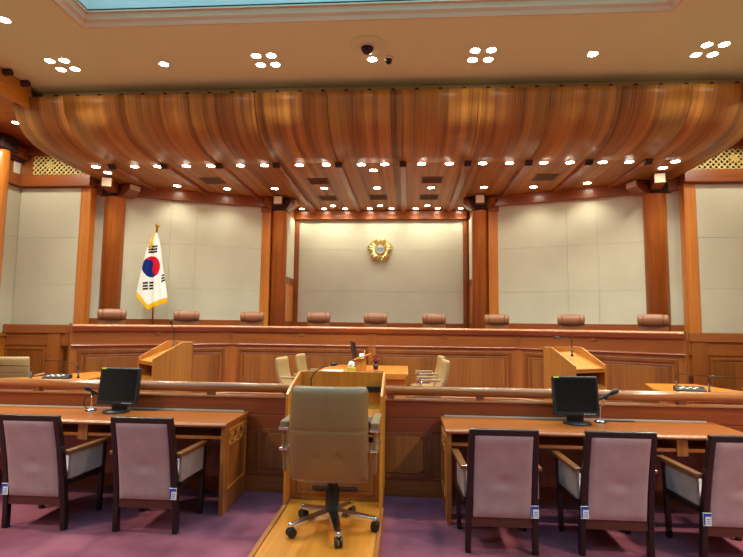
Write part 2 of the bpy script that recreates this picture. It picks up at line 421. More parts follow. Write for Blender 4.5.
# ------------------------------------------------------------ round columns with brackets
def round_column(x, y, rad, inner, s):
    nm = 'left' if s < 0 else 'right'
    zt = 4.57 if inner else 4.69
    lab = ('round wood column at the inner %s corner, flanking the emblem wall' if inner else 'thick round wood column at the outer %s end of the judges bench') % nm
    t = thing('round_column', lab, 'column', (x, y, 0))
    MB().lathe([(0, .0), (rad, 0), (rad, zt-.06), (rad+.012, zt-.05), (rad+.012, zt), (0, zt)], 48).build('shaft', W_COL, t)
    c = MB(); c.prism([(-.3, 4.83), (-.16, 4.6 if not inner else 4.58), (.16, 4.6 if not inner else 4.58), (.3, 4.83)], -.3, .3, 'Y')
    c.lathe([(rad*.95, zt-.02), (rad*.95, 4.83)], 32)
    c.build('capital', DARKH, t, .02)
    zb = 4.66
    a = math.radians(0)
    arms = [(-s*.3, -.95) if not inner else (-s*.12, -.99)] + ([(-s*.93, -.36)] if not inner else [(-s, 0.0)]) + [(s*.94, -.3) if not inner else (s*.8, -.6)]
    for k, (dx, dy) in enumerate(arms):
        L = (.92 if not inner else .5) if k == 0 else (.62 if not inner else .42)
        if k == 2: L = .5
        q = MB(); an = math.atan2(dy, dx)
        w = .11 if k == 0 else .15
        q.prism([(.1, zb-.06), (L-.2, zb-.06), (L-.08, zb), (L, zb+.08), (L, 4.87), (.1, 4.87)] if k else [(.1, zb), (L, zb), (L, 4.87), (.1, 4.87)], -w, w, 'Y')
        b = q.build('bracket_arm', W_BEAM, t, .01, rz=an)
        if k < 2 or not inner:
            if k == 2: continue
            e = MB().box(L, L+.008, -w+.012, w-.012, zb+(.01 if k == 0 else .085), 4.86).build('painted_end', ENDG, b)
    return t
for s in (-1, 1):
    round_column(AX+s*6.27, 11.66, .26, False, s)
    round_column(AX+s*2.59, 13.0, .2, True, s)
    t = thing('plank_pillar', 'flat upright wood pilaster just outside the inner %s round column' % ('left' if s < 0 else 'right'), 'pillar', (AX+s*2.93, 12.86, 0))
    MB().box(-.15, .15, -.05, .12, 0, 4.64).build('shaft', W_COL, t, .01)
    MB().box(-.16, .16, -.06, .0, 4.50, 4.64).build('cap', W_BEAM, t, .01)

# ------------------------------------------------------------ dais and judges bench
pA = [(AX-.0-5.6, 9.45), (AX-3.1, 11.3), (AX+3.1, 11.3), (AX+5.6, 9.45), (6.5, 11.1), (6.4, 11.5), (2.9, 12.9), (2.4, 14.4), (-2.6, 14.4), (-3.1, 12.9), (-6.6, 11.5), (-6.9, 11.1)]
struct('floor_dais', MB().prism(pA, 0.001, .7, 'Z'), CARPET)
bench = thing('judges_bench', 'long angled wood-panelled judges bench across the front of the courtroom', 'bench', (AX, 11.1, 0))
TM = math.tan(math.radians(17.57))
def bench_seg(mx, my, L, ang, tl, tr, blocks, stl):
    K = dict(parent=bench, loc=(mx, my, 0), rz=ang)
    nose = [(0, 1.445), (-.03, 1.455), (-.06, 1.475), (-.085, 1.51), (-.10, 1.525), (-.112, 1.54), (-.115, 1.56), (-.105, 1.578), (-.08, 1.588), (.42, 1.588), (.42, 1.445)]
    MB().prism(nose, -L/2, L/2, 'X', 0, -tl, tr).build('countertop', W_NOSE, **K)
    MB().prism([(0, 1.19), (-.012, 1.43), (0, 1.446), (.06, 1.446), (.06, 1.19)], -L/2, L/2, 'X', 0, -tl, tr).build('fascia_board', W_BENCH_H, **K)
    MB().prism([(-.03, 1.165), (-.035, 1.18), (-.02, 1.20), (.05, 1.20), (.05, 1.165)], -L/2, L/2, 'X', 0, -tl, tr).build('moulding', W_RED_H, **K)
    MB().prism([(-.03, 0), (-.03, .13), (-.015, .15), (.05, .15), (.05, 0)], -L/2, L/2, 'X', 0, -tl, tr).build('plinth', W_BENCH_H, **K)
    p = MB().prism([(0, .15), (0, 1.166), (.06, 1.166), (.06, .15)], -L/2, L/2, 'X', 0, -tl, tr)
    n = len(stl)-1
    pn = p.build('panel', W_BENCH_V, **K)
    for a, b in zip(stl, stl[1:]):
        q = MB().ring(a+.1, b-.1, .22, 1.10, .055, -.022, 0); q.ring(a+.20, b-.20, .32, 1.0, .03, -.012, 0)
        q.build('frame_moulding', W_RED_V, pn, .006)
        MB().box(a+.24, b-.24, -.012, .001, .36, .96).build('raised_field', W_FIELD, pn, .006)
    for x in blocks:
        MB().box(x-.05, x+.05, -.03, .0, 1.38, 1.45).build('bracket_block', W_BENCH_V, bevel=.004, **K)
    return K
L1 = 6.2; L2 = math.hypot(2.5, 1.76); an = math.atan2(1.76, 2.5)
bench_seg(0, 0, L1, 0, TM, TM, (-1.55, 1.55), (-3.05, 0, 3.05))
bench_seg(4.35, -.88, L2, -an, TM, 0, (0,), (-L2/2+.06, L2/2-.02))
bench_seg(-4.35, -.88, L2, an, 0, TM, (0,), (-L2/2+.02, L2/2-.06))
for x, y, a in ((0, 0, 0), (3.1, 0, -an/2), (-3.1, 0, an/2)):
    MB().box(-.085, .085, -.028, .03, .15, 1.446).build('stile', W_BENCH_V, bench, .005, loc=(x, y, 0), rz=a)
for s in (-1, 1):       # end return of the bench to the side panelling
    a = Vector((s*5.6, -1.76, 0)); b = Vector((6.36, -.33, 0)) if s > 0 else Vector((-6.62, -.33, 0))
    MB().bar((a.x, a.y, .8), (b.x, b.y, .8), .05, 1.6).build('end_return', W_BENCH_V, bench)

# ------------------------------------------------------------ partition with handrail
PY = 5.09
part = thing('bar_partition', 'low reddish wood bar partition with round handrail crossing the courtroom behind the front desks', 'partition', (0, PY, 0))
X0, X1 = -5.2, 5.6
MB().box(X0, X1, 0.005, .09, 0, .155).build('plinth', W_BENCH_H, part, .005)
MB().box(X0, X1, .0, .09, .155, .175).build('moulding', W_RED_H, part, .004)
MB().box(X0, X1, .01, .09, .175, .74).build('panel_board', W_RED_V, part)
MB().box(X0, X1, .0, .09, .61, .745).build('lower_rail', W_RED_H, part, .004)
MB().box(X0, X1, .0, .09, .75, .905).build('upper_board', W_RED_H, part, .004)
MB().box(X0, X1, -.012, .1, .905, .925).build('cap', W_RAIL, part, .005)
def notch(x0, x1, z0, z1, c=.035):
    return [(x0+c, z0), (x1-c, z0), (x1-c, z0+c*.5), (x1, z0+c), (x1, z1-c), (x1-c, z1-c*.5), (x1-c, z1), (x0+c, z1), (x0+c, z1-c*.5), (x0, z1-c), (x0, z0+c), (x0+c, z0+c*.5)]
for a, b in ((-4.6, -3.1), (-2.95, -1.1), (-.80, .80), (1.1, 2.95), (3.1, 4.6)):
    q = MB().ring(a-.06, b+.06, .175, .61, .045, -.003, .01)
    q.build('frame_moulding', W_RED_V, part, .004)
    MB().prism(notch(a+.02, b-.02, .225, .565), -.008, .012, 'Y').build('panel_field', W_FIELD, part, .003)
for x0, x1, nm in ((X0, -.47, 'l'), (.40, X1, 'r')):
    prof = [(.045+.05*math.cos(a), 1.0+.048*math.sin(a)) for a in [2*PI*k/20 for k in range(20)]]
    MB().prism(prof, x0, x1, 'X', smooth=True).build('handrail', W_RAIL, part)
for x in (-4.6, -3.2, -1.36, -.56, .46, 1.33, 3.22, 4.7):
    MB().box(x-.035, x+.035, .01, .08, .92, .962).build('rail_post', W_RED_V, part, .004)

# ------------------------------------------------------------ front desks
def desk(x0, x1, s, label, divs):
    xc = (x0+x1)/2; h = (x1-x0)/2; Y0 = 4.44; D = .63
    t = thing('counsel_desk', label, 'desk', (xc, Y0, 0))
    edge = [(-.02, .742), (-.032, .752), (-.034, .762), (-.026, .772), (-.012, .776), (D, .776), (D, .742)]
    MB().prism(edge, -h-.012, h+.012, 'X').build('desktop', W_DESK, t, .0)
    MB().box(-h, h, .04, D-.02, .636, .655).build('shelf', W_DESK_V, t, .003)
    MB().box(-h, h, .03, .045, .632, .660).build('shelf_lip', W_DESK, t, .003)
    for sx in (-1, 1):
        e = sx*(h-.02)
        b = MB().box(e-.02, e+.02, .0, D-.005, 0, .742).build('side_panel', W_DESK_V, t, .004)
        if sx == -s:       # carved face towards the aisle
            f = sx*(h+.0); o = sx*.008
            c = MB()
            def ybar(y0, z0, y1, z1, w=.012): c.bar((f+o/2, y0, z0), (f+o/2, y1, z1), abs(o)+.006, w, (0, 0, 1) if abs(y1-y0) > abs(z1-z0) else (0, 1, 0))
            ybar(.07, .70, .56, .70); ybar(.07, .57, .56, .57); ybar(.07, .57, .07, .70); ybar(.56, .57, .56, .70)
            for k in range(3):
                a = .085+k*.16; q = a+.145
                ybar(a, .575, q, .695); ybar(a, .695, q, .575)
                for j in range(8):
                    a1 = j*PI/4; a2 = a1+PI/4; cy = (a+q)/2; R = .035
                    c.bar((f+o/2, cy+R*math.cos(a1), .635+R*math.sin(a1)), (f+o/2, cy+R*math.cos(a2), .635+R*math.sin(a2)), .012, .008, (1, 0, 0))
            ybar(.07, .20, .56, .20); ybar(.56, .20, .56, .56); ybar(.07, .20, .07, .56)
            c.build('carved_tracery', W_LECT, b)
    for d in divs:
        MB().box(d-xc-.045, d-xc+.045, .02, .3, .60, .742).build('divider_block', W_DESK_V, t, .004)
    MB().box(-h, h, D-.2, D-.18, .2, .742).build('modesty_panel', W_RED_V, t)
    MB().box(-h+.02, h-.04, D-.012, D-.002, .776, .787).build('edge_strip', SILVT, t)
    return t
desk(-3.62, -.955, -1, 'long orange-brown wood desk on the left of the aisle with two pink chairs', (-2.26,))
desk(.955, 3.45, 1, 'long orange-brown wood desk on the right of the aisle with three pink chairs', (2.88,))

# ------------------------------------------------------------ raised walkway and open lectern desk in the aisle
t = thing('walkway_platform', 'low raised golden wood platform running up the aisle under the leather chair', 'platform', (.01, 0, 0))
MB().box(-.405, .40, 2.2, 5.02, .0, .118).build('deck', W_YEL_H, t, .003)
for x0, x1 in ((-.43, -.395), (.392, .42)):
    MB().box(x0, x1, 2.2, 4.40, 0, .13).build('edge_board', W_DESK_V, t, .004)
t = thing('lectern_desk', 'golden wood open-backed lectern desk in the aisle, chair pulled up behind it', 'lectern', (0, 4.42, .12))
side = [(0, 0), (.60, 0), (.60, 1.07), (.50, 1.07), (.06, .95), (0, .92)]
for s, x in ((-1, -.415), (1, .402)):
    MB().prism([(y, z) for y, z in side], x-.012, x+.012, 'X').build('side_panel', W_YEL, t, .004)
MB().box(-.403, .39, .57, .60, 0, 1.07).build('front_panel', W_YEL, t, .003)
MB().prism([(.06, .70), (.57, .74), (.57, .765), (.06, .725)], -.40, .388, 'X').build('desk_surface', W_YEL_H, t, .004)
MB().prism([(.052, .695), (.06, .695), (.06, .735), (.052, .735)], -.40, .388, 'X').build('surface_edge', SILVT, t)
MB().box(-.40, .388, .12, .56, .55, .565).build('shelf', W_YEL_H, t, .003)
kp = MB().box(-.40, .388, .15, .17, 0, .50).build('kick_panel', W_DESK_V, t, .003)
MB().ring(-.34, .33, .05, .45, .03, .138, .15).build('panel_moulding', W_DESK_V, kp, .003)
MB().box(-.20, .20, .10, .15, .10, .118).build('foot_bar', DARKH, t, .003)
tag(MB().box(-.075, .075, -.012, .012, 0, .055).build('switch_box', BLACK, None, .004, loc=(.30, 4.955, 1.0)), 'black switch box on the inner face of the golden lectern desk', 'switch box')
t = thing('desk_microphone', 'thin black gooseneck microphone rising from the golden lectern desk in the aisle', 'microphone', (-.30, 4.92, .885))
MB().lathe([(0, 0), (.03, 0), (.028, .015), (.006, .02), (0, .02)], 20).build('base', BLACK, t)
pts = [(0, 0, .02), (0, 0, .12), (-.0, .0, .24), (.03, .0, .30), (.10, .03, .345), (.20, .06, .37)]
MB().tube(pts, .006, 10).build('gooseneck', BLACK, t)
MB().tube([(.18, .055, .365), (.21, .06, .372), (.245, .07, .378)], [.012, .017, .012], 14).build('capsule', BLACK, t)

# ------------------------------------------------------------ pink upholstered armchairs
def tagplate(mb_parent, x, z, y):
    p = MB().box(x-.028, x+.028, y-.006, y, z-.045, z+.045).build('asset_tag', WHITE, mb_parent, .002, label='white and blue printed tag')
    q = MB().box(x-.026, x-.014, y-.0075, y-.006, z-.038, z+.04, 0); q.box(x-.014, x+.026, y-.0075, y-.006, z+.02, z+.04)
    for k in range(3): q.box(x-.006, x+.02, y-.0075, y-.006, z-.03+k*.014, z-.026+k*.014)
    q.build('tag_print', BLUE, p)
def pink_chair(label, side):
    t = thing('armchair', label, 'chair', (0, 0, 0), 0, 'pink armchairs drawn up to the front desks')
    yb = lambda z: -.20-.145*(z/.9)**1.8
    xs = lambda z: .225+.018*(.9-z)/.9
    for s in (-1, 1):
        m = MB()
        zz = [0, .2, .42, .66, .875]
        for a, b in zip(zz, zz[1:]):
            m.bar((s*xs(a), yb(a), a), (s*xs(b), yb(b), b+.002), .042, .05, (0, 1, 0))
        m.build('rear_leg', W_DARK, t, .006)
        MB().bar((s*.262, .23, 0), (s*.272, .235, .61), .036, .042, (0, 1, 0), w2=.04).build('front_leg', W_DARK, t, .005)
        arm = MB(); arm.hexa([(s*.268-.03, -.26, .60), (s*.268+.03-.01, -.26, .60), (s*.285-.03, .29, .594), (s*.285+.03, .29, .594),
                              (s*.268-.03, -.26, .628), (s*.268+.02, -.26, .628), (s*.285-.03, .29, .622), (s*.285+.03, .29, .622)])
        arm.build('armrest', W_ARM, t, .008)
        MB().bar((s*.262, -.20, .37), (s*.27, .23, .36), .03, .04).build('side_rail', W_DARK, t, .004)
        MB().bar((s*.262, -.215, .5), (s*.27, .215, .49), .022, .215).build('side_cushion', GREYF, t, .008)
    # top rail slightly bowed, bottom rail
    m = MB()
    m.bar((-.246, yb(.885), .888), (.246, yb(.885), .888), .042, .048, (0, 0, 1)); m.build('top_rail', W_DARK, t, .008)
    m = MB(); m.bar((-.225, yb(.225), .225), (.225, yb(.225), .225), .03, .07, (0, 0, 1)); m.build('bottom_rail', W_DARKR, t, .004)
    def pad(u, v):
        x = (u-.5)*.412; z = .262+v*.61
        e = min(u, 1-u, v, 1-v)
        d = .012*min(1, e*12)**.5
        dent = .012*math.exp(-((u-.52)**2/.03+(v-.42)**2/.006))-.006*math.exp(-((u-.5)**2/.04+(v-.34)**2/.004))
        return (x, yb(z)-.022-d+dent, z)
    m = MB().grid(pad, 24, 30)
    m.grid(lambda u, v: ((u-.5)*.412, yb(.262+v*.61)+.03, .262+v*.61), 4, 6)
    for uu in (0, 1):
        m.grid(lambda u, v: ((uu-.5)*.412, yb(.262+v*.61)-.022+u*.052, .262+v*.61), 2, 12, False)
    m.grid(lambda u, v: ((u-.5)*.412, yb(.872)-.022+v*.052, .872), 4, 2, False)
    m.build('backrest', PINK, t)
    m = MB().box(-.235, .235, -.2, .27, .37, .455); m.build('seat', PINK, t, .03, seg=4)
    MB().box(-.24, .24, .2, .235, .30, .37).build('front_rail', W_DARK, t, .004)
    tagplate(t, side*.232, .315, -.25)
    return t
pk = [(-2.335, 4.235, 0, 'pink-backed dark wood armchair at the left desk, nearer the left frame edge', -1),
      (-1.43, 4.25, 0, 'pink-backed dark wood armchair at the left desk, beside the desk end by the aisle', 1),
      (1.31, 4.14, 0, 'pink-backed dark wood armchair at the right desk, beside the desk end by the aisle', 1),
      (2.135, 4.17, 0, 'pink-backed dark wood armchair in front of the right monitor, tag on its left leg', -1),
      (2.955, 4.12, 0, 'pink-backed dark wood armchair at the right desk, cut off by the right frame edge', -1)]
protoL = pink_chair(pk[0][3], -1); protoR = pink_chair(pk[1][3], 1)
first = {}
for x, y, r, lab, side in pk:
    pr = protoL if side < 0 else protoR
    if side not in first: first[side] = 1; pr.location = (x, y, 0); pr.rotation_euler = (0, 0, r); pr['label'] = lab
    else: dup(pr, (x, y, 0), r, lab)

# ------------------------------------------------------------ leather swivel chair
def swivel(label, cat, loc, rz, mat, seam, H=1.08, W=.58, rot=0, head=False, group=None, name='swivel_chair', zb=.40, tilt=.07, thin=False):
    t = thing(name, label, cat, loc, rz, group)
    top = H if not head else H-.12
    def outline(v): return W/2*(1-.045*v) * (1 if v < .94 else 1-.35*((v-.94)/.06)**2*.2)
    def ycen(v): return -.20-tilt*v+(tilt-.07)*.3+.05*math.sin(PI*v)*-1+.03
    def surf(u, v, sgn):
        z = zb+(top-zb)*v
        a = (u-.5)*2
        x = a*outline(v)
        edge = max(0, 1-abs(a)**6)**.5 * max(0, 1-abs(2*v-1)**14)**.5
        th = .05*edge
        curve = -.035*(1-a*a)          # wraps forward at the sides
        crease = .006*math.exp(-((v-.56)/.012)**2)+.004*math.exp(-(a/.02)**2)*(1 if v > .56 else 0)
        dim = .014*(math.exp(-(((a-.28)/.1)**2+((v-.28)/.04)**2))+math.exp(-(((a+.28)/.1)**2+((v-.28)/.04)**2)))
        if abs(a) < .999 and 0 < v < 1: th -= crease+dim if sgn < 0 else 0
        return (x, ycen(v)+curve+sgn*th, z)
    m = MB(); m.grid(lambda u, v: surf(u, v, -1), 48, 64); m.grid(lambda u, v: surf(u, v, 1), 48, 64)
    m.build('backrest', mat, t)
    if head:
        def roll(u, v):
            a = (u-.5)*2; an = 2*PI*v
            r = .125*(1-.14*a*a)*(1 if abs(a) < .999 else .0)
            if abs(a) > .9: r *= (1-((abs(a)-.9)/.1)**2)**.5 if abs(a) < 1 else 0
            for c in (-.62, .62): r -= .010*math.exp(-((a-c)/.03)**2)
            return (a*.285, -.25+r*.75*math.cos(an), H-.105+r*math.sin(an))
        MB().grid(roll, 60, 28).build('headrest', mat, t)
        q = MB()
        for c in (-.62, .62):
            q.tube([(c*.285, -.25+.086*math.cos(2*PI*k/24), H-.105+.113*math.sin(2*PI*k/24)) for k in range(25)], .004, 6)
        q.build('headrest_seam', seam, t)
    m = MB()
    def seat(u, v):
        a = (u-.5)*2; b = (v-.5)*2
        th = .05*(max(0, 1-abs(a)**6)*max(0, 1-abs(b)**6))**.5
        return (a*W*.44, .02+b*.25, .43+th)
    m.grid(seat, 20, 20); m.grid(lambda u, v: (seat(u, v)[0], seat(u, v)[1], .86-seat(u, v)[2]), 20, 20)
    m.build('seat', mat, t)
    for s in (-1, 1):
        x = s*(W/2+.035)
        if thin:
            a = MB().tube([(x-s*.03, -.16, .50), (x, -.24, .66), (x, -.2, .70), (x, .12, .69), (x, .16, .64), (x-s*.03, .06, .44)], .012, 8)
            fr = a.build('arm_frame', CHROME, t); MB().box(x-.022, x+.022, -.22, .14, .70, .725).build('arm_pad', mat, fr, .01)
            continue
        a = MB(); a.prism([(-.20, .46), (-.12, .46), (-.06, .64), (.12, .64), (.17, .785), (-.24, .785), (-.235, .64)], x-.012, x+.012, 'X')
        fr = a.build('arm_frame', mat, t, .008)
        MB().box(x-.034, x+.034, -.235, .18, .785, .83).build('arm_pad', mat, fr, .014, seg=3)
        q = MB().box(x-.036, x+.036, -.262, -.20, .768, .792); q.box(x-.03, x+.03, -.255, .10, .625, .645); q.build('chrome_plate', CHROME, fr, .006)
    MB().lathe([(0, .10), (.055, .10), (.05, .3), (.038, .31), (.038, .38), (.09, .39), (.09, .41), (0, .41)], 24).build('gas_column', BLACK, t)
    for k in range(5):
        an = rot+k*2*PI/5; c, s_ = math.cos(an), math.sin(an)
        g = MB().bar((c*.02, s_*.02, .125), (c*.32, s_*.32, .088), .085, .055, w2=.05, h2=.03).build('base_leg', CHROME, t, .008)
        w = MB(); px, py = c*.325, s_*.325
        w.tube([(px, py, .09), (px, py, .05)], .008, 8)
        ww = (-s_, c)
        for d in (-.017, .017):
            w.tube([(px+ww[0]*(d-.01), py+ww[1]*(d-.01), .037), (px+ww[0]*(d+.01), py+ww[1]*(d+.01), .037)], .034, 16)
        w.build('caster', BLACK, g)
        MB().lathe([(0, .105), (.016, .104), (.02, .09), (.018, .07), (0, .07)], 14, (px, py, 0)).build('leg_cap', CHROME, g)
    return t
swivel('tan leather swivel chair on chrome casters in the centre foreground', 'chair', (.06, 3.95, .118), 0, TAN, TANS, 1.085, .585, math.radians(-74))

c0 = swivel('pale tan leather chair left of the clerk table, nearer the handrail', 'chair', (-1.30, 9.15, 0), -PI/2-.15, TANL, TANS, 1.04, .52, .3, False, 'tan leather chairs in the court well', tilt=.2, thin=True)
G = 'tan leather chairs in the court well'
dup(c0, (-1.18, 10.25, 0), -PI/2-.1, 'pale tan leather chair left of the clerk table, nearer the judges bench')
dup(c0, (.97, 9.15, 0), PI/2+.1, 'pale tan leather chair right of the clerk table, nearer the handrail')
dup(c0, (.97, 10.3, 0), PI/2+.1, 'pale tan leather chair right of the clerk table, nearer the judges bench')
c1 = dup(c0, (-6.05, 8.55, .0), .25, 'pale tan leather chair behind the left gooseneck microphones at the left frame edge')
dup(c0, (6.15, 8.3, 0), -.3, 'pale tan leather chair at the right frame edge behind the right well table')

# judges chairs
JL = ['brown leather judge chair at the far left end, in front of the outer left column',
      'brown leather judge chair just right of the flag',
      'brown leather judge chair beside the inner left column, left of it',
      'brown leather judge chair under the left part of the emblem wall',
      'brown leather judge chair at the middle of the bench, straight under the gold emblem',
      'brown leather judge chair under the right part of the emblem wall',
      'brown leather judge chair in front of the inner right column',
      'brown leather judge chair behind the right lectern, left of the outer right column',
      'brown leather judge chair at the far right end, in front of the outer right column']
JP = [(-5.58, 10.35, .45), (-4.32, 11.2, .4), (-3.02, 11.75, .15), (-1.50, 12.0, 0), (-.125, 12.0, 0), (1.27, 12.0, 0), (2.66, 11.75, -.15), (4.10, 11.2, -.4), (5.42, 10.35, -.45)]
j0 = None
for (x, y, a), lab in zip(JP, JL):
    if j0 is None:
        j0 = swivel(lab, 'chair', (x, y, .7), PI+a, BROWN, BROWNS, 1.20, .56, .2, True, 'brown leather judges chairs behind the bench', 'judge_chair')
    else: dup(j0, (x, y, .7), PI+a, lab)

# ------------------------------------------------------------ monitors and hand microphones on the desks
def monitor(label, x, y, rz, z=.778, group='black monitors on the front desks', S=1.0):
    t = thing('monitor', label, 'monitor', (x, y, z), rz, group)
    w = .205; tilt = .14
    def T(px, py, pz):      # tilt the screen back
        return (px, py*math.cos(tilt)+(pz-.05)*math.sin(tilt), .05+(pz-.05)*math.cos(tilt)-py*math.sin(tilt))
    def tb(x0, x1, y0, y1, z0, z1): return [T(a, b, c) for c in (z0, z1) for b in (y0, y1) for a in (x0, x1)]
    fr = MB().hexa(tb(-w, w, -.02, .03, .065, .42)).build('housing', BEZEL, t, .008)
    MB().hexa(tb(-w+.02, w-.02, -.0215, -.019, .105, .402)).build('screen', SCREEN, fr)
    b = MB()
    for k in range(5): b.hexa(tb(.06+k*.022, .072+k*.022, -.0225, -.02, .078, .088))
    b.build('button', SILVT, fr)
    MB().hexa(tb(-w+.012, -w+.06, -.0225, -.02, .403, .416)).build('sticker', YELG, fr, label='yellow-green sticker')
    MB().bar((0, .05, .01), (0, .06, .2), .15, .04, (0, 1, 0)).build('neck', BLACK, t, .008)
    MB().lathe([(0, 0), (.125, 0), (.12, .012), (.05, .022), (0, .022)], 36).build('foot', BLACK, t)
    return t
monitor('black flat monitor on the left desk with a yellow-green sticker, facing the chairs', -2.19, 4.86, -.06)
monitor('black flat monitor on the right desk with a yellow-green sticker, facing the chairs', 2.16, 4.84, .03)
def handmic(label, x, y, pts, cap, rz=0):
    t = thing('desk_microphone', label, 'microphone', (x, y, .776), rz, 'hand microphones on chrome stands')
    MB().lathe([(0, 0), (.05, 0), (.05, .012), (.04, .02), (.012, .028), (0, .03)], 32).build('base', CHROME, t)
    MB().lathe([(.052, .001), (.055, .006), (.052, .012)], 32).build('base_ring', BLACK, t)
    MB().tube(pts, .007, 10).build('gooseneck', CHROME, t)
    a, b = Vector(cap[0]), Vector(cap[1]); d = b-a
    m = MB().tube([a, a+d*.15, a+d*.6, a+d*.68, a+d*.74, a+d*.95, b], [.009, .011, .014, .018, .023, .023, .012], 16)
    mc = m.build('microphone_body', BLACK, t)
    MB().bar(a+d*.35-Vector((0, 0, .02)), a+d*.5-Vector((0, 0, .012)), .03, .026).build('clip', BLACK, mc, .004)
    return t
handmic('black hand microphone on a chrome gooseneck, right of the right monitor', 2.40, 4.93,
        [(0, 0, .02), (-.005, 0, .08), (.0, 0, .14), (.03, 0, .19), (.045, 0, .22)], ((-.04, -.02, .20), (.15, -.04, .30)))
t = handmic('black hand microphone on a chrome stand, left of the left monitor', -2.47, 4.90,
        [(0, 0, .02), (.005, 0, .1), (-.005, 0, .17)], ((.05, .04, .15), (-.03, -.08, .235)))
MB().tube([(-.04, .02, .01), (-.085, .03, .03), (-.10, .03, .08), (-.07, .02, .13), (-.02, .01, .16)], .005, 8).build('cable', BLACK, t)
for nm, x, lab in (('cable_cover', -1.98, 'flat black cable cover on the left desk beside the monitor foot'), ('cable_cover', 2.60, 'flat black cable cover on the right desk beside the microphone stand')):
    tag(MB().box(-.13, .13, -.02, .02, 0, .006).build(nm, BLACK, None, .002, loc=(x, 5.0, .776)), lab, 'cable cover', 'black cable covers on the desks')

# ------------------------------------------------------------ court well: lecterns
def stand(label, s, x, y):      # s = -1 left one (user side faces left)
    t = thing('speaker_lectern', label, 'lectern', (x, y, 0), s*.0)
    t.rotation_euler = (0, 0, math.radians(47 if s < 0 else -61))
    D = .58; W = .58       # local: depth along x (user at x = s*), width along y
    f = -s
    # side outline in local x (0 at the user edge, D at the front) and z
    so = [(0, 0), (D, 0), (D, 1.36), (D-.17, 1.36), (0, 1.13)]
    for y0 in (0, W-.025):
        MB().prism([(f*a, b) for a, b in so], y0, y0+.025, 'Y').build('side_panel', W_LECT, t, .004)
    MB().box(min(f*(D-.02), f*D), max(f*(D-.02), f*D), .0, W, 0, 1.36).build('front_panel', W_LECT, t, .003)
    m = MB().prism([(f*0.0, 1.05), (f*(D-.02), 1.27), (f*(D-.02), 1.29), (f*0.0, 1.075)], .02, W-.02, 'Y'); m.build('reading_top', W_YEL_H, t, .003)
    MB().box(min(f*.0, f*.015), max(f*.0, f*.015), .02, W-.02, 1.035, 1.09).build('lip', W_LECT, t, .003)
    MB().box(min(f*.03, f*(D-.03)), max(f*.03, f*(D-.03)), .02, W-.02, .84, .86).build('shelf', W_LECT, t, .002)
    MB().box(min(f*.0, f*.02), max(f*.0, f*.02), .02, W-.02, 0, .84).build('lower_front', W_LECT, t, .002)
    return t
L = stand('light wood speaker lectern in the left court well, slanted top facing left', -1, -2.93, 7.0)
R = stand('light wood speaker lectern in the right court well, slanted top facing right', 1, 2.845, 7.0)
def slimmic(label, loc, pts, rz=0, base=True, group='slim gooseneck microphones in the court well'):
    t = thing('gooseneck_microphone', label, 'microphone', loc, rz, group)
    MB().lathe([(0, 0), (.022, 0), (.022, .02), (.012, .03), (.010, .12), (0, .12)], 18).build('base', BLACK, t)
    MB().tube(pts, .0065, 8).build('gooseneck', BLACK, t)
    a, b = Vector(pts[-2]), Vector(pts[-1]); d = (b-a).normalized()
    MB().tube([b-d*.01, b+d*.01, b+d*.06, b+d*.075], [.008, .016, .016, .008], 12).build('capsule', BLACK, t)
    return t
slimmic('thin gooseneck microphone standing on the left speaker lectern', (-2.87, 7.5, 1.232), [(0, 0, .1), (0, 0, .22), (-.01, 0, .30), (-.035, -.02, .38)])
slimmic('thin gooseneck microphone standing on the right speaker lectern, bent over to the left', (2.95, 7.45, 1.232), [(0, 0, .1), (0, 0, .22), (-.01, 0, .25), (-.06, 0, .262), (-.16, 0, .262)])

# clerk table
t = thing('clerk_table', 'golden wood clerk table in the court well below the middle of the judges bench', 'table', (-.25, 9.0, 0))
MB().prism([(-.74, 0), (.90, 0), (.90, 1.75), (-.74, 1.75)], .765, .80, 'Z').build('tabletop', W_YEL_H, t, .006)
MB().box(-.50, .86, .05, .08, 0, .765).build('front_panel', W_YEL, t, .004)
for x in (-.52, .83): MB().box(x, x+.03, .08, 1.7, 0, .765).build('side_panel', W_YEL, t, .004)
MB().box(.0, .85, -.01, .02, .70, .765).build('drawer_front', W_YEL, t, .004)
t = thing('monitor', 'black monitor seen edge-on on the clerk table', 'monitor', (-.35, 9.95, .80), PI/2+.25)
MB().hexa([(a, b+(c-.07)*.2, c) for c in (.07, .52) for b in (-.03, .02) for a in (-.2, .2)]).build('housing', BEZEL, t, .01)
MB().hexa([(a, b+(c-.07)*.2, c) for c in (.09, .50) for b in (-.032, -.029) for a in (-.18, .18)]).build('screen', SCREEN, t)
MB().box(-.04, .04, .0, .04, 0, .2).build('neck', BLACK, t, .008); MB().lathe([(0, 0), (.11, 0), (.1, .015), (0, .02)], 28).build('foot', BLACK, t)
t = thing('document_rack', 'small slant-topped wooden rack on the clerk table right of the edge-on monitor', 'rack', (-.17, 9.3, .80))
MB().prism([(-.14, .0), (.05, 0), (.05, .24), (-.14, .2)], -.02, .2, 'Y').build('body', W_LECT, t, .006)
MB().prism([(-.17, .19), (.14, .30), (.14, .325), (-.17, .215)], -.05, .25, 'Y').build('slanted_top', W_YEL_H, t, .004)
t = thing('tissue_box', 'small yellow-green tissue box with white tissue on the clerk table', 'tissue box', (-.36, 9.15, .80))
MB().box(-.07, .07, -.05, .05, 0, .09).build('box', plain('yellow green box', (186, 176, 60), .6), t, .01)
m = MB()
def crump(u, v):
    a = 2*PI*u; b = PI*v
    r = .05+.012*math.sin(5*a+3*b)+.01*math.cos(7*b+2*a)
    return (r*math.sin(b)*math.cos(a), r*math.sin(b)*math.sin(a)*.7, .13+r*math.cos(b))
m.grid(crump, 24, 16); m.build('tissue', WHITE, t)
t = thing('white_cup', 'white cup with a thin stirrer on the wooden rack of the clerk table', 'cup', (-.19, 9.36, 1.0))
t.location = (-.215, 9.62, .80)
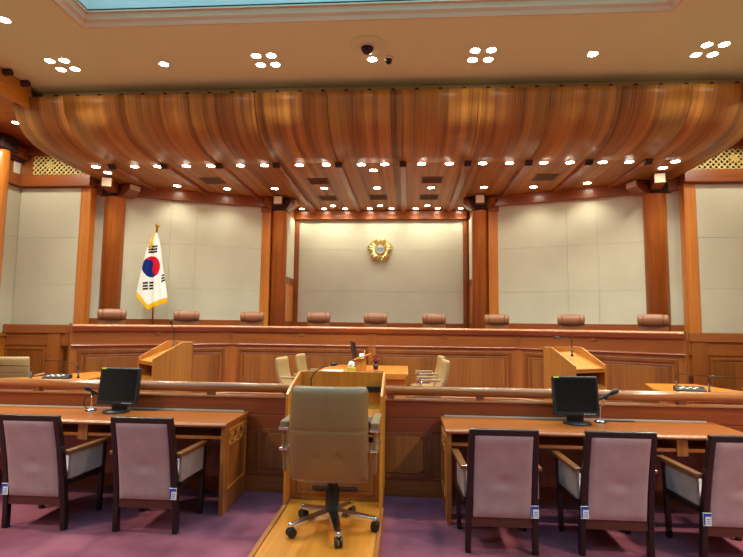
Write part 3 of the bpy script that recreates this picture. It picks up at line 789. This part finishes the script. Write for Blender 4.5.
MB().lathe([(0, 0), (.03, 0), (.045, .30), (.04, .30), (.028, .02), (0, .02)], 24).build('body', WHITE, t)
MB().tube([(.02, 0, .02), (.05, 0, .36)], .006, 8).build('stirrer', W_YEL, t)
t = thing('flower_pot', 'small pot of dark red flowers on the clerk table behind the wooden rack', 'flower pot', (.04, 9.75, .80))
MB().lathe([(0, 0), (.04, 0), (.055, .1), (.045, .1), (0, .08)], 20).build('pot', plain('brown pot', (60, 34, 26), .6), t)
m = MB()
for k in range(16):
    a = random.random()*2*PI; r = random.random()*.07; z = .14+random.random()*.13
    m.lathe([(0, -.02), (.017, -.012), (.02, 0), (.014, .015), (0, .02)], 8, (r*math.cos(a), r*math.sin(a), z))
m.build('blossoms', [REDF], t)
m = MB()
for k in range(10):
    a = k*.63; m.tube([(0, 0, .08), (.03*math.cos(a), .03*math.sin(a), .14), (.06*math.cos(a), .06*math.sin(a), .2)], .004, 6)
m.build('stems', plain('dark green stem', (40, 56, 30), .7), t)
tag(MB().box(-.15, .2, -.12, .12, 0, .02).build('paper_stack', WHITE, None, .002, loc=(-.72, 9.2, .80)), 'stack of white papers on the left part of the clerk table', 'papers')
tag(MB().box(-.08, .1, -.05, .05, 0, .02).build('phone_handset', BLACK, None, .006, loc=(.12, 9.15, .80)), 'flat black handset lying on the clerk table right of the rack', 'handset')

# well tables with conference units
def welltable(label, s, tip, pts):
    t = thing('well_table', label, 'table', (tip[0], tip[1], 0), 0)
    q = [(x-tip[0], y-tip[1]) for x, y in pts]
    MB().prism(q, .725, .76, 'Z').build('tabletop', W_YEL_H, t, .008)
    c = (sum(a for a, b in q)/len(q), sum(b for a, b in q)/len(q))
    q2 = [(c[0]+(a-c[0])*.8, c[1]+(b-c[1])*.8) for a, b in q]
    MB().prism(q2, 0, .725, 'Z').build('cabinet', W_LECT, t, .006)
    return t
welltable('golden wood table in the left court well with a conference unit and two microphones', -1, (-4.45, 8.6), [(-4.35, 8.8), (-4.35, 7.1), (-5.9, 6.9), (-6.0, 7.4), (-5.3, 7.75), (-4.9, 8.75)])
welltable('golden wood table in the right court well with a conference unit and two microphones', 1, (4.44, 8.58), [(4.44, 8.58), (4.25, 7.9), (4.25, 6.9), (5.9, 6.7), (5.9, 7.1), (5.4, 7.8), (5.22, 8.62)])
def unit(label, x, y, rz):
    t = thing('conference_unit', label, 'conference unit', (x, y, .76), rz, 'conference units on the well tables')
    MB().prism([(-.08, 0), (.08, 0), (.08, .06), (.05, .07), (-.08, .025)], -.19, .19, 'X').build('housing', BLACK, t, .006)
    for k in range(6):
        b = MB().box(-.018, .018, -.012, .012, 0, .008).build('button', WHITE, t, .003, loc=(-.12+k*.04+(.01 if k > 2 else 0), -.03+(k % 2)*.03, .04+(k % 2)*.012), rot=(.33, 0, 0))
    return t
unit('black conference unit with pale buttons on the left well table', -4.75, 7.62, .1)
unit('black conference unit with pale buttons on the right well table', 4.62, 7.62, -.2)
slimmic('long black gooseneck microphone bent left beside the left conference unit', (-4.50, 7.75, .76), [(0, 0, .1), (0, 0, .18), (-.02, 0, .215), (-.2, 0, .24), (-.5, 0, .27)])
slimmic('long black gooseneck microphone bent left over the tan chair at the left frame edge', (-5.05, 7.45, .76), [(0, 0, .1), (0, 0, .17), (-.02, 0, .195), (-.2, 0, .20), (-.5, 0, .20)])
slimmic('long black gooseneck microphone bent right over the right conference unit', (4.56, 7.85, .76), [(0, 0, .1), (0, 0, .21), (.02, 0, .235), (.2, 0, .215), (.5, 0, .19)])
slimmic('long black gooseneck microphone bent right toward the right frame edge', (4.83, 7.52, .76), [(0, 0, .1), (0, 0, .19), (.02, 0, .225), (.2, 0, .215), (.55, 0, .20)])

# ------------------------------------------------------------ flag
FXp, FYp = -5.235, 11.45
t = thing('flag', 'white Korean flag with red and blue circle on a gold pole behind the bench', 'flag', (FXp, FYp, .7))
MB().tube([(0, 0, .05), (0, 0, 3.1)], .018, 16).build('pole', GOLD, t)
MB().lathe([(0, 0), (.16, 0), (.16, .03), (.05, .06), (.03, .12), (0, .12)], 28).build('stand', GOLD, t)
MB().lathe([(0, 3.08), (.03, 3.09), (.018, 3.13), (.045, 3.17), (.05, 3.205), (.035, 3.24), (0, 3.25)], 20).build('finial', GOLD, t)
# cloth: left and right edges against height, folds in depth
def fl(z):  # z above the stand base -> (left, right)
    pts = [(3.02, -.03, .035), (2.85, -.10, .10), (2.6, -.19, .16), (2.3, -.24, .20), (2.0, -.29, .25), (1.75, -.33, .30), (1.55, -.365, .34), (1.42, -.35, .34), (1.24, -.18, .34)]
    for (a, l0, r0), (b, l1, r1) in zip(pts, pts[1:]):
        if z >= b: k = (a-z)/(a-b); return l0+(l1-l0)*k, r0+(r1-r0)*k
    return pts[-1][1:]
def zlow(u):      # slanted lower hem: deepest about a third of the way
    return 1.52-.30*(u/.34) if u < .34 else 1.22+.17*(u-.34)/.66
NU, NV = 110, 220
m = MB(); V = []; 
for j in range(NV+1):
    for i in range(NU+1):
        u = i/NU; v = j/NV
        z = 3.02+(zlow(u)-3.02)*v
        l, r = fl(max(z, 1.43)); 
        x = l+(r-l)*u
        y = -.065-.035*math.sin(u*9+v*1.5)*min(1, v*2)-.02*math.sin(u*21+1+v)*min(1, v*1.5)
        V.append((x, y, z))
F = []; MI = []
for j in range(NV):
    for i in range(NU):
        F.append((j*(NU+1)+i, j*(NU+1)+i+1, (j+1)*(NU+1)+i+1, (j+1)*(NU+1)+i))
        u = (i+.5)/NU; v = (j+.5)/NV
        x = sum(V[k][0] for k in F[-1])/4; z = sum(V[k][2] for k in F[-1])/4
        mi = 0
        zl = zlow(u)
        if z < zl+.12: mi = 4
        if x < -.02-.35*(3.02-z) + .03 and z > 2.72: mi = 4
        cx, cz, rx, rz_ = -.045, 2.22, .215, .245
        dx, dz = (x-cx)/rx, (z-cz)/rz_
        if dx*dx+dz*dz < 1:
            a = math.radians(-26); px = dx*math.cos(a)+dz*math.sin(a); pz = -dx*math.sin(a)+dz*math.cos(a)
            red = pz > 0
            if (px+.5)**2+pz**2 < .25: red = False
            if (px-.5)**2+pz**2 < .25: red = True
            mi = 1 if red else 2
        def bars(bx, bz, w, h, tilt, br):
            qx = x-bx; qz = z-bz-(x-bx)*tilt
            for n, k in enumerate((-1, 0, 1)):
                if abs(qz-k*h*.75) < h*.26 and abs(qx) < w:
                    if br[n] and abs(qx) < w*.08: return False
                    return True
            return False
        if bars(-.035, 2.63, .105, .085, .1, (0, 0, 0)): mi = 3
        if bars(-.11, 1.78, .13, .09, .08, (1, 1, 1)): mi = 3
        if x > .17 and bars(.31, 2.02, .10, .09, .8, (0, 1, 0)): mi = 3
        MI.append(mi)
m.v = V; m.f = F; m.sm = [True]*len(F); m.mi = MI
cl = m.build('cloth', [FW, FR, FB, FK, FY], t)
sd = cl.modifiers.new('s', 'SOLIDIFY'); sd.thickness = .006
m = MB().lathe([(0, 2.62), (.02, 2.64), (.035, 2.75), (.02, 2.84), (0, 2.86)], 14, (-.075, -.1, 0)); m.tube([(-.075, -.1, 2.84), (0, -.02, 3.03)], .006, 6); m.build('tassel', FY, t)

# ------------------------------------------------------------ emblem
t = thing('wall_emblem', 'gold five-petalled flower emblem with a pale centre on the back wall', 'emblem', (-.142, 14.40, 3.77))
m = MB()
for k in range(5):
    a0 = PI/2+k*2*PI/5
    def petal(u, v, a0=a0):
        s_ = (u-.5)*2; r = .10+.265*v
        wdt = .62*(math.sin(PI*min(1, v*.62+.3)))**.8
        rr = r*(1-.13*abs(s_)**3*v)+.018*math.cos(s_*PI*2.5)*v
        an = a0+s_*wdt*(1 if v > .0 else 1)
        y = -.02-.05*math.sin(PI*v)*(1-.5*s_*s_)-.022*math.cos(s_*PI*4)*v
        return (rr*math.cos(an), y, rr*math.sin(an))
    m.grid(petal, 28, 14)
o = m.build('petals', GOLDP, t); sd = o.modifiers.new('s', 'SOLIDIFY'); sd.thickness = .012
m = MB().prism([(.33*(1+.06*math.cos(5*(k*PI/20-PI/2)))*math.cos(k*PI/20), .33*(1+.06*math.cos(5*(k*PI/20-PI/2)))*math.sin(k*PI/20)) for k in range(40)], -.008, .0, 'Y'); m.build('backplate', GOLD, t)
MB().prism([(.145*math.cos(k*PI/18), .145*math.sin(k*PI/18)) for k in range(36)], -.10, -.03, 'Y').build('ring', GOLD, t, .008)
MB().prism([(.125*math.cos(k*PI/18), .125*math.sin(k*PI/18)) for k in range(36)], -.106, -.1, 'Y').build('centre_disc', SILV, t)
cu = bpy.data.curves.new('t', 'FONT'); cu.body = '\ud5cc\ubc95'; cu.size = .11; cu.align_x = 'CENTER'; cu.align_y = 'CENTER'; cu.extrude = .003
tmp = bpy.data.objects.new('tmp', cu); col.objects.link(tmp)
dg = bpy.context.evaluated_depsgraph_get(); me = bpy.data.meshes.new_from_object(tmp.evaluated_get(dg))
bpy.data.objects.remove(tmp)
me.materials.clear(); me.materials.append(GREYG)
o = bpy.data.objects.new('lettering', me); col.objects.link(o); o.parent = t; o.location = (0, -.110, 0); o.rotation_euler = (PI/2, 0, 0)

# ------------------------------------------------------------ lamps, vents, ceiling cameras
def lamp_data(name, e, ang, size=.05, colr=(1, .98, .80)):
    l = bpy.data.lights.new(name, 'SPOT'); l.energy = e; l.spot_size = math.radians(ang); l.spot_blend = .7
    l.shadow_soft_size = size; l.color = colr; return l
E_CEIL, E_SOF = 130, 42
LC = lamp_data('ceiling spot', E_CEIL, 120, .06); LS = lamp_data('soffit spot', E_SOF*.9, 130, .05); LB = lamp_data('back row spot', E_SOF*.55, 130, .05)
def downlight(x, y, z, label, group, data, R=.075):
    t = thing('ceiling_light', label, 'downlight', (x, y, z), 0, group)
    if R not in cache:
        a = MB().lathe([(R, -.004), (R+.018, -.006), (R+.02, 0), (R, .0)], 24).build('trim_ring', CEIL if group.startswith('c') else W_BEAM, t)
        b = MB().lathe([(0, -.010), (R*.6, -.009), (R, -.002), (R, 0)], 24).build('lens', LAMP, t)
        cache[R] = (a, b)
    else:
        for s in cache[R]:
            c = s.copy(); col.objects.link(c); c.parent = t
    o = bpy.data.objects.new('spot', data); col.objects.link(o); o.parent = t; o.location = (0, 0, -.03)
    return t
cache = {}
g = 'ceiling downlights around the skylight'
pos4 = ('front left', 'front right', 'rear left', 'rear right')
for cx, nm in ((-5.07, 'leftmost'), (-1.66, 'second from the left'), (1.76, 'third from the left'), (5.17, 'rightmost')):
    for (dx, dy), p in zip(((-.12, -.14), (.125, -.14), (-.125, .14), (.12, .14)), ('near left', 'near right', 'far left', 'far right')):
        downlight(cx+dx, 7.70+dy, ZC, '%s lamp in the %s cluster of four ceiling downlights' % (p, nm), g, LC, .072)
for x, lab in ((-3.37, 'single bright downlight between the two left clusters on the ceiling'), (.047, 'single bright downlight beside the camera dome in the middle of the ceiling'), (3.46, 'single bright downlight between the two right clusters on the ceiling')):
    downlight(x, 7.75, ZC, lab, g, LC, .072)
for k, (x, y) in enumerate([(-5.05, 6.45)]):
    downlight(x, y, ZC, 'bright downlight at the upper left frame edge left of the skylight', g, LC, .072)
LR = lamp_data('room spot', 450, 120, .1)
n = 0
for sx in (-1, 1):
    for y in (3.4, 1.0, -1.6):
        for q, dx in enumerate((-.12, .12)):
            n += 1
            downlight(sx*5.1+dx, y, ZC, 'ceiling downlight %s of the skylight, %s pair, %s lamp' % ('left' if sx < 0 else 'right', {3.4: 'front', 1.0: 'middle', -1.6: 'rear'}[y], ('outer', 'inner')[q if sx < 0 else 1-q]), 'ceiling downlights beside the skylight behind the viewer', LR, .072)

LW = lamp_data('side spot', 115, 168, .08); LW.spot_blend = .25
for sx in (-1, 1):
    for y, nm in ((9.7, 'nearer the lattice window'), (7.6, 'further from the lattice window')):
        downlight(AX+sx*7.35, y, 5.72, 'downlight in the %s side soffit, %s' % ('left' if sx < 0 else 'right', nm), 'ceiling downlights in the side soffits', LW, .072)
ords = ['first', 'second', 'third', 'fourth', 'fifth', 'sixth', 'seventh', 'eighth', 'ninth', 'tenth', 'eleventh', 'twelfth', 'thirteenth', 'fourteenth', 'fifteenth', 'sixteenth', 'seventeenth', 'eighteenth', 'nineteenth', 'twentieth']
ZS = 4.892
rowA = [-5.95, -5.10, -4.60, -3.98, -3.46, -2.83, -2.32, -1.6, -1.04, -.32, .16, .90, 1.46, 2.12, 2.65, 3.32, 3.83, 4.46, 4.97, 5.84]
for k, x in enumerate(rowA):
    downlight(x, 10.1, ZS, 'soffit downlight in the front row, %s from the left' % ords[k], 'soffit downlights, front row', LS, .08)
for x, lab in ((-5.93, 'offset downlight at the left end of the soffit above the outer left column'), (-.1, 'offset downlight in the middle of the soffit just behind the front row'), (5.80, 'offset downlight at the right end of the soffit above the outer right column')):
    downlight(x, 10.5, ZS, lab, 'soffit downlights, offset', LS, .08)
for k, x in enumerate([-4.87, -3.75, -2.58, -1.37, -.1, 1.18, 2.42, 3.56, 4.68]):
    downlight(x, 11.9 if abs(x) < 4 else 11.6, ZS, 'soffit downlight in the middle row, %s from the left' % ords[k], 'soffit downlights, middle row', LS, .08)
for k, x in enumerate([-2.36, -1.72, -1.12, -.43, .18, .86, 1.47, 2.10]):
    downlight(x, 14.07, ZS, 'small soffit downlight in the row closest to the emblem wall, %s from the left' % ords[k], 'soffit downlights, back row', LB, .068)
for k, x in enumerate([-1.42, -.12, 1.17]):
    downlight(x, 13.72, ZS, 'downlight just in front of the back soffit row, %s' % ('left one', 'middle one', 'right one')[k], 'soffit downlights, back triplets', LB, .068)
v0 = None
for x, y, lab in ((-3.84, 11.2, 'square air vent in the soffit above the flag, far left'), (-1.4, 11.3, 'square air vent in the soffit, front row left of centre'), (1.17, 11.25, 'square air vent in the soffit, front row right of centre'), (3.62, 11.1, 'square air vent in the soffit, far right'),
                  (-1.42, 12.85, 'square air vent in the soffit, back row left of the emblem'), (-.12, 12.8, 'square air vent in the soffit, back row above the emblem'), (1.17, 12.8, 'square air vent in the soffit, back row right of the emblem')):
    if v0 is None:
        v0 = thing('air_vent', lab, 'air vent', (x, y, ZS), 0, 'air vents in the soffit')
        MB().ring(-.24, .24, -.24, .24, .03, -.012, 0).build('frame', VENT, v0, rot=(-PI/2, 0, 0), loc=(0, 0, -.012))
        MB().box(-.21, .21, -.21, .21, -.004, -.001).build('backing', plain('vent dark', (24, 16, 12), .8), v0)
        q = MB()
        for k in range(7): q.bar((-.21, -.18+k*.06, -.008), (.21, -.18+k*.06, -.008), .03, .004, (0, .4, 1))
        q.build('louvre', VENT, v0)
    else: dup(v0, (x, y, ZS), 0, lab)
t = thing('security_camera', 'large dome security camera with a round ceiling plate above the middle of the room', 'camera', (0, 7.33, ZC))
MB().lathe([(0, -.02), (.12, -.02), (.26, -.008), (.27, 0), (0, 0)], 40).build('ceiling_plate', CEIL, t)
MB().lathe([(.11, -.02), (.11, -.045), (.095, -.05), (.095, -.02)], 36).build('collar', CREAMW, t)
MB().lathe([(.095, -.04), (.093, -.07), (.07, -.115), (.035, -.14), (0, -.147)], 36).build('dome', GLASS, t)
t = thing('security_camera', 'small dome security camera right of the large ceiling dome', 'camera', (.31, 7.72, ZC))
MB().lathe([(0, -.03), (.07, -.03), (.08, 0), (0, 0)], 30).build('ceiling_plate', CREAMW, t)
MB().lathe([(.055, -.03), (.052, -.06), (.035, -.09), (0, -.10)], 28).build('dome', GLASS, t)

# ------------------------------------------------------------ daylight through the skylight, world, camera
wd = bpy.data.worlds.new('w'); sc.world = wd; wd.use_nodes = True
wd.node_tree.nodes['Background'].inputs[0].default_value = (.9, .8, .7, 1); wd.node_tree.nodes['Background'].inputs[1].default_value = .05

f, yaw, pitch, roll, cx = 510, .0682, .0897, .0119, .6056
fw = Vector((-math.sin(yaw)*math.cos(pitch), math.cos(yaw)*math.cos(pitch), math.sin(pitch)))
r = Vector((math.cos(yaw), math.sin(yaw), 0)); u = r.cross(fw)
c, s = math.cos(roll), math.sin(roll)
r2 = c*r+s*u; u2 = -s*r+c*u
cd = bpy.data.cameras.new('camera'); cam = bpy.data.objects.new('camera', cd); col.objects.link(cam)
cd.sensor_fit = 'HORIZONTAL'; cd.sensor_width = 36; cd.lens = 36*f/743; cd.clip_start = .05
M = Matrix((r2, u2, -fw)).transposed().to_4x4(); M.translation = Vector((cx, 0, 1.65)); cam.matrix_world = M
sc.camera = cam
sc.view_settings.view_transform = 'Standard'; sc.view_settings.look = 'None'; sc.view_settings.gamma = 1
sc.view_settings.use_curve_mapping = False
sc.view_settings.exposure = 0.4
sc.cycles.use_denoising = True
sc.cycles.max_bounces = 8; sc.cycles.diffuse_bounces = 5; sc.cycles.sample_clamp_indirect = 6
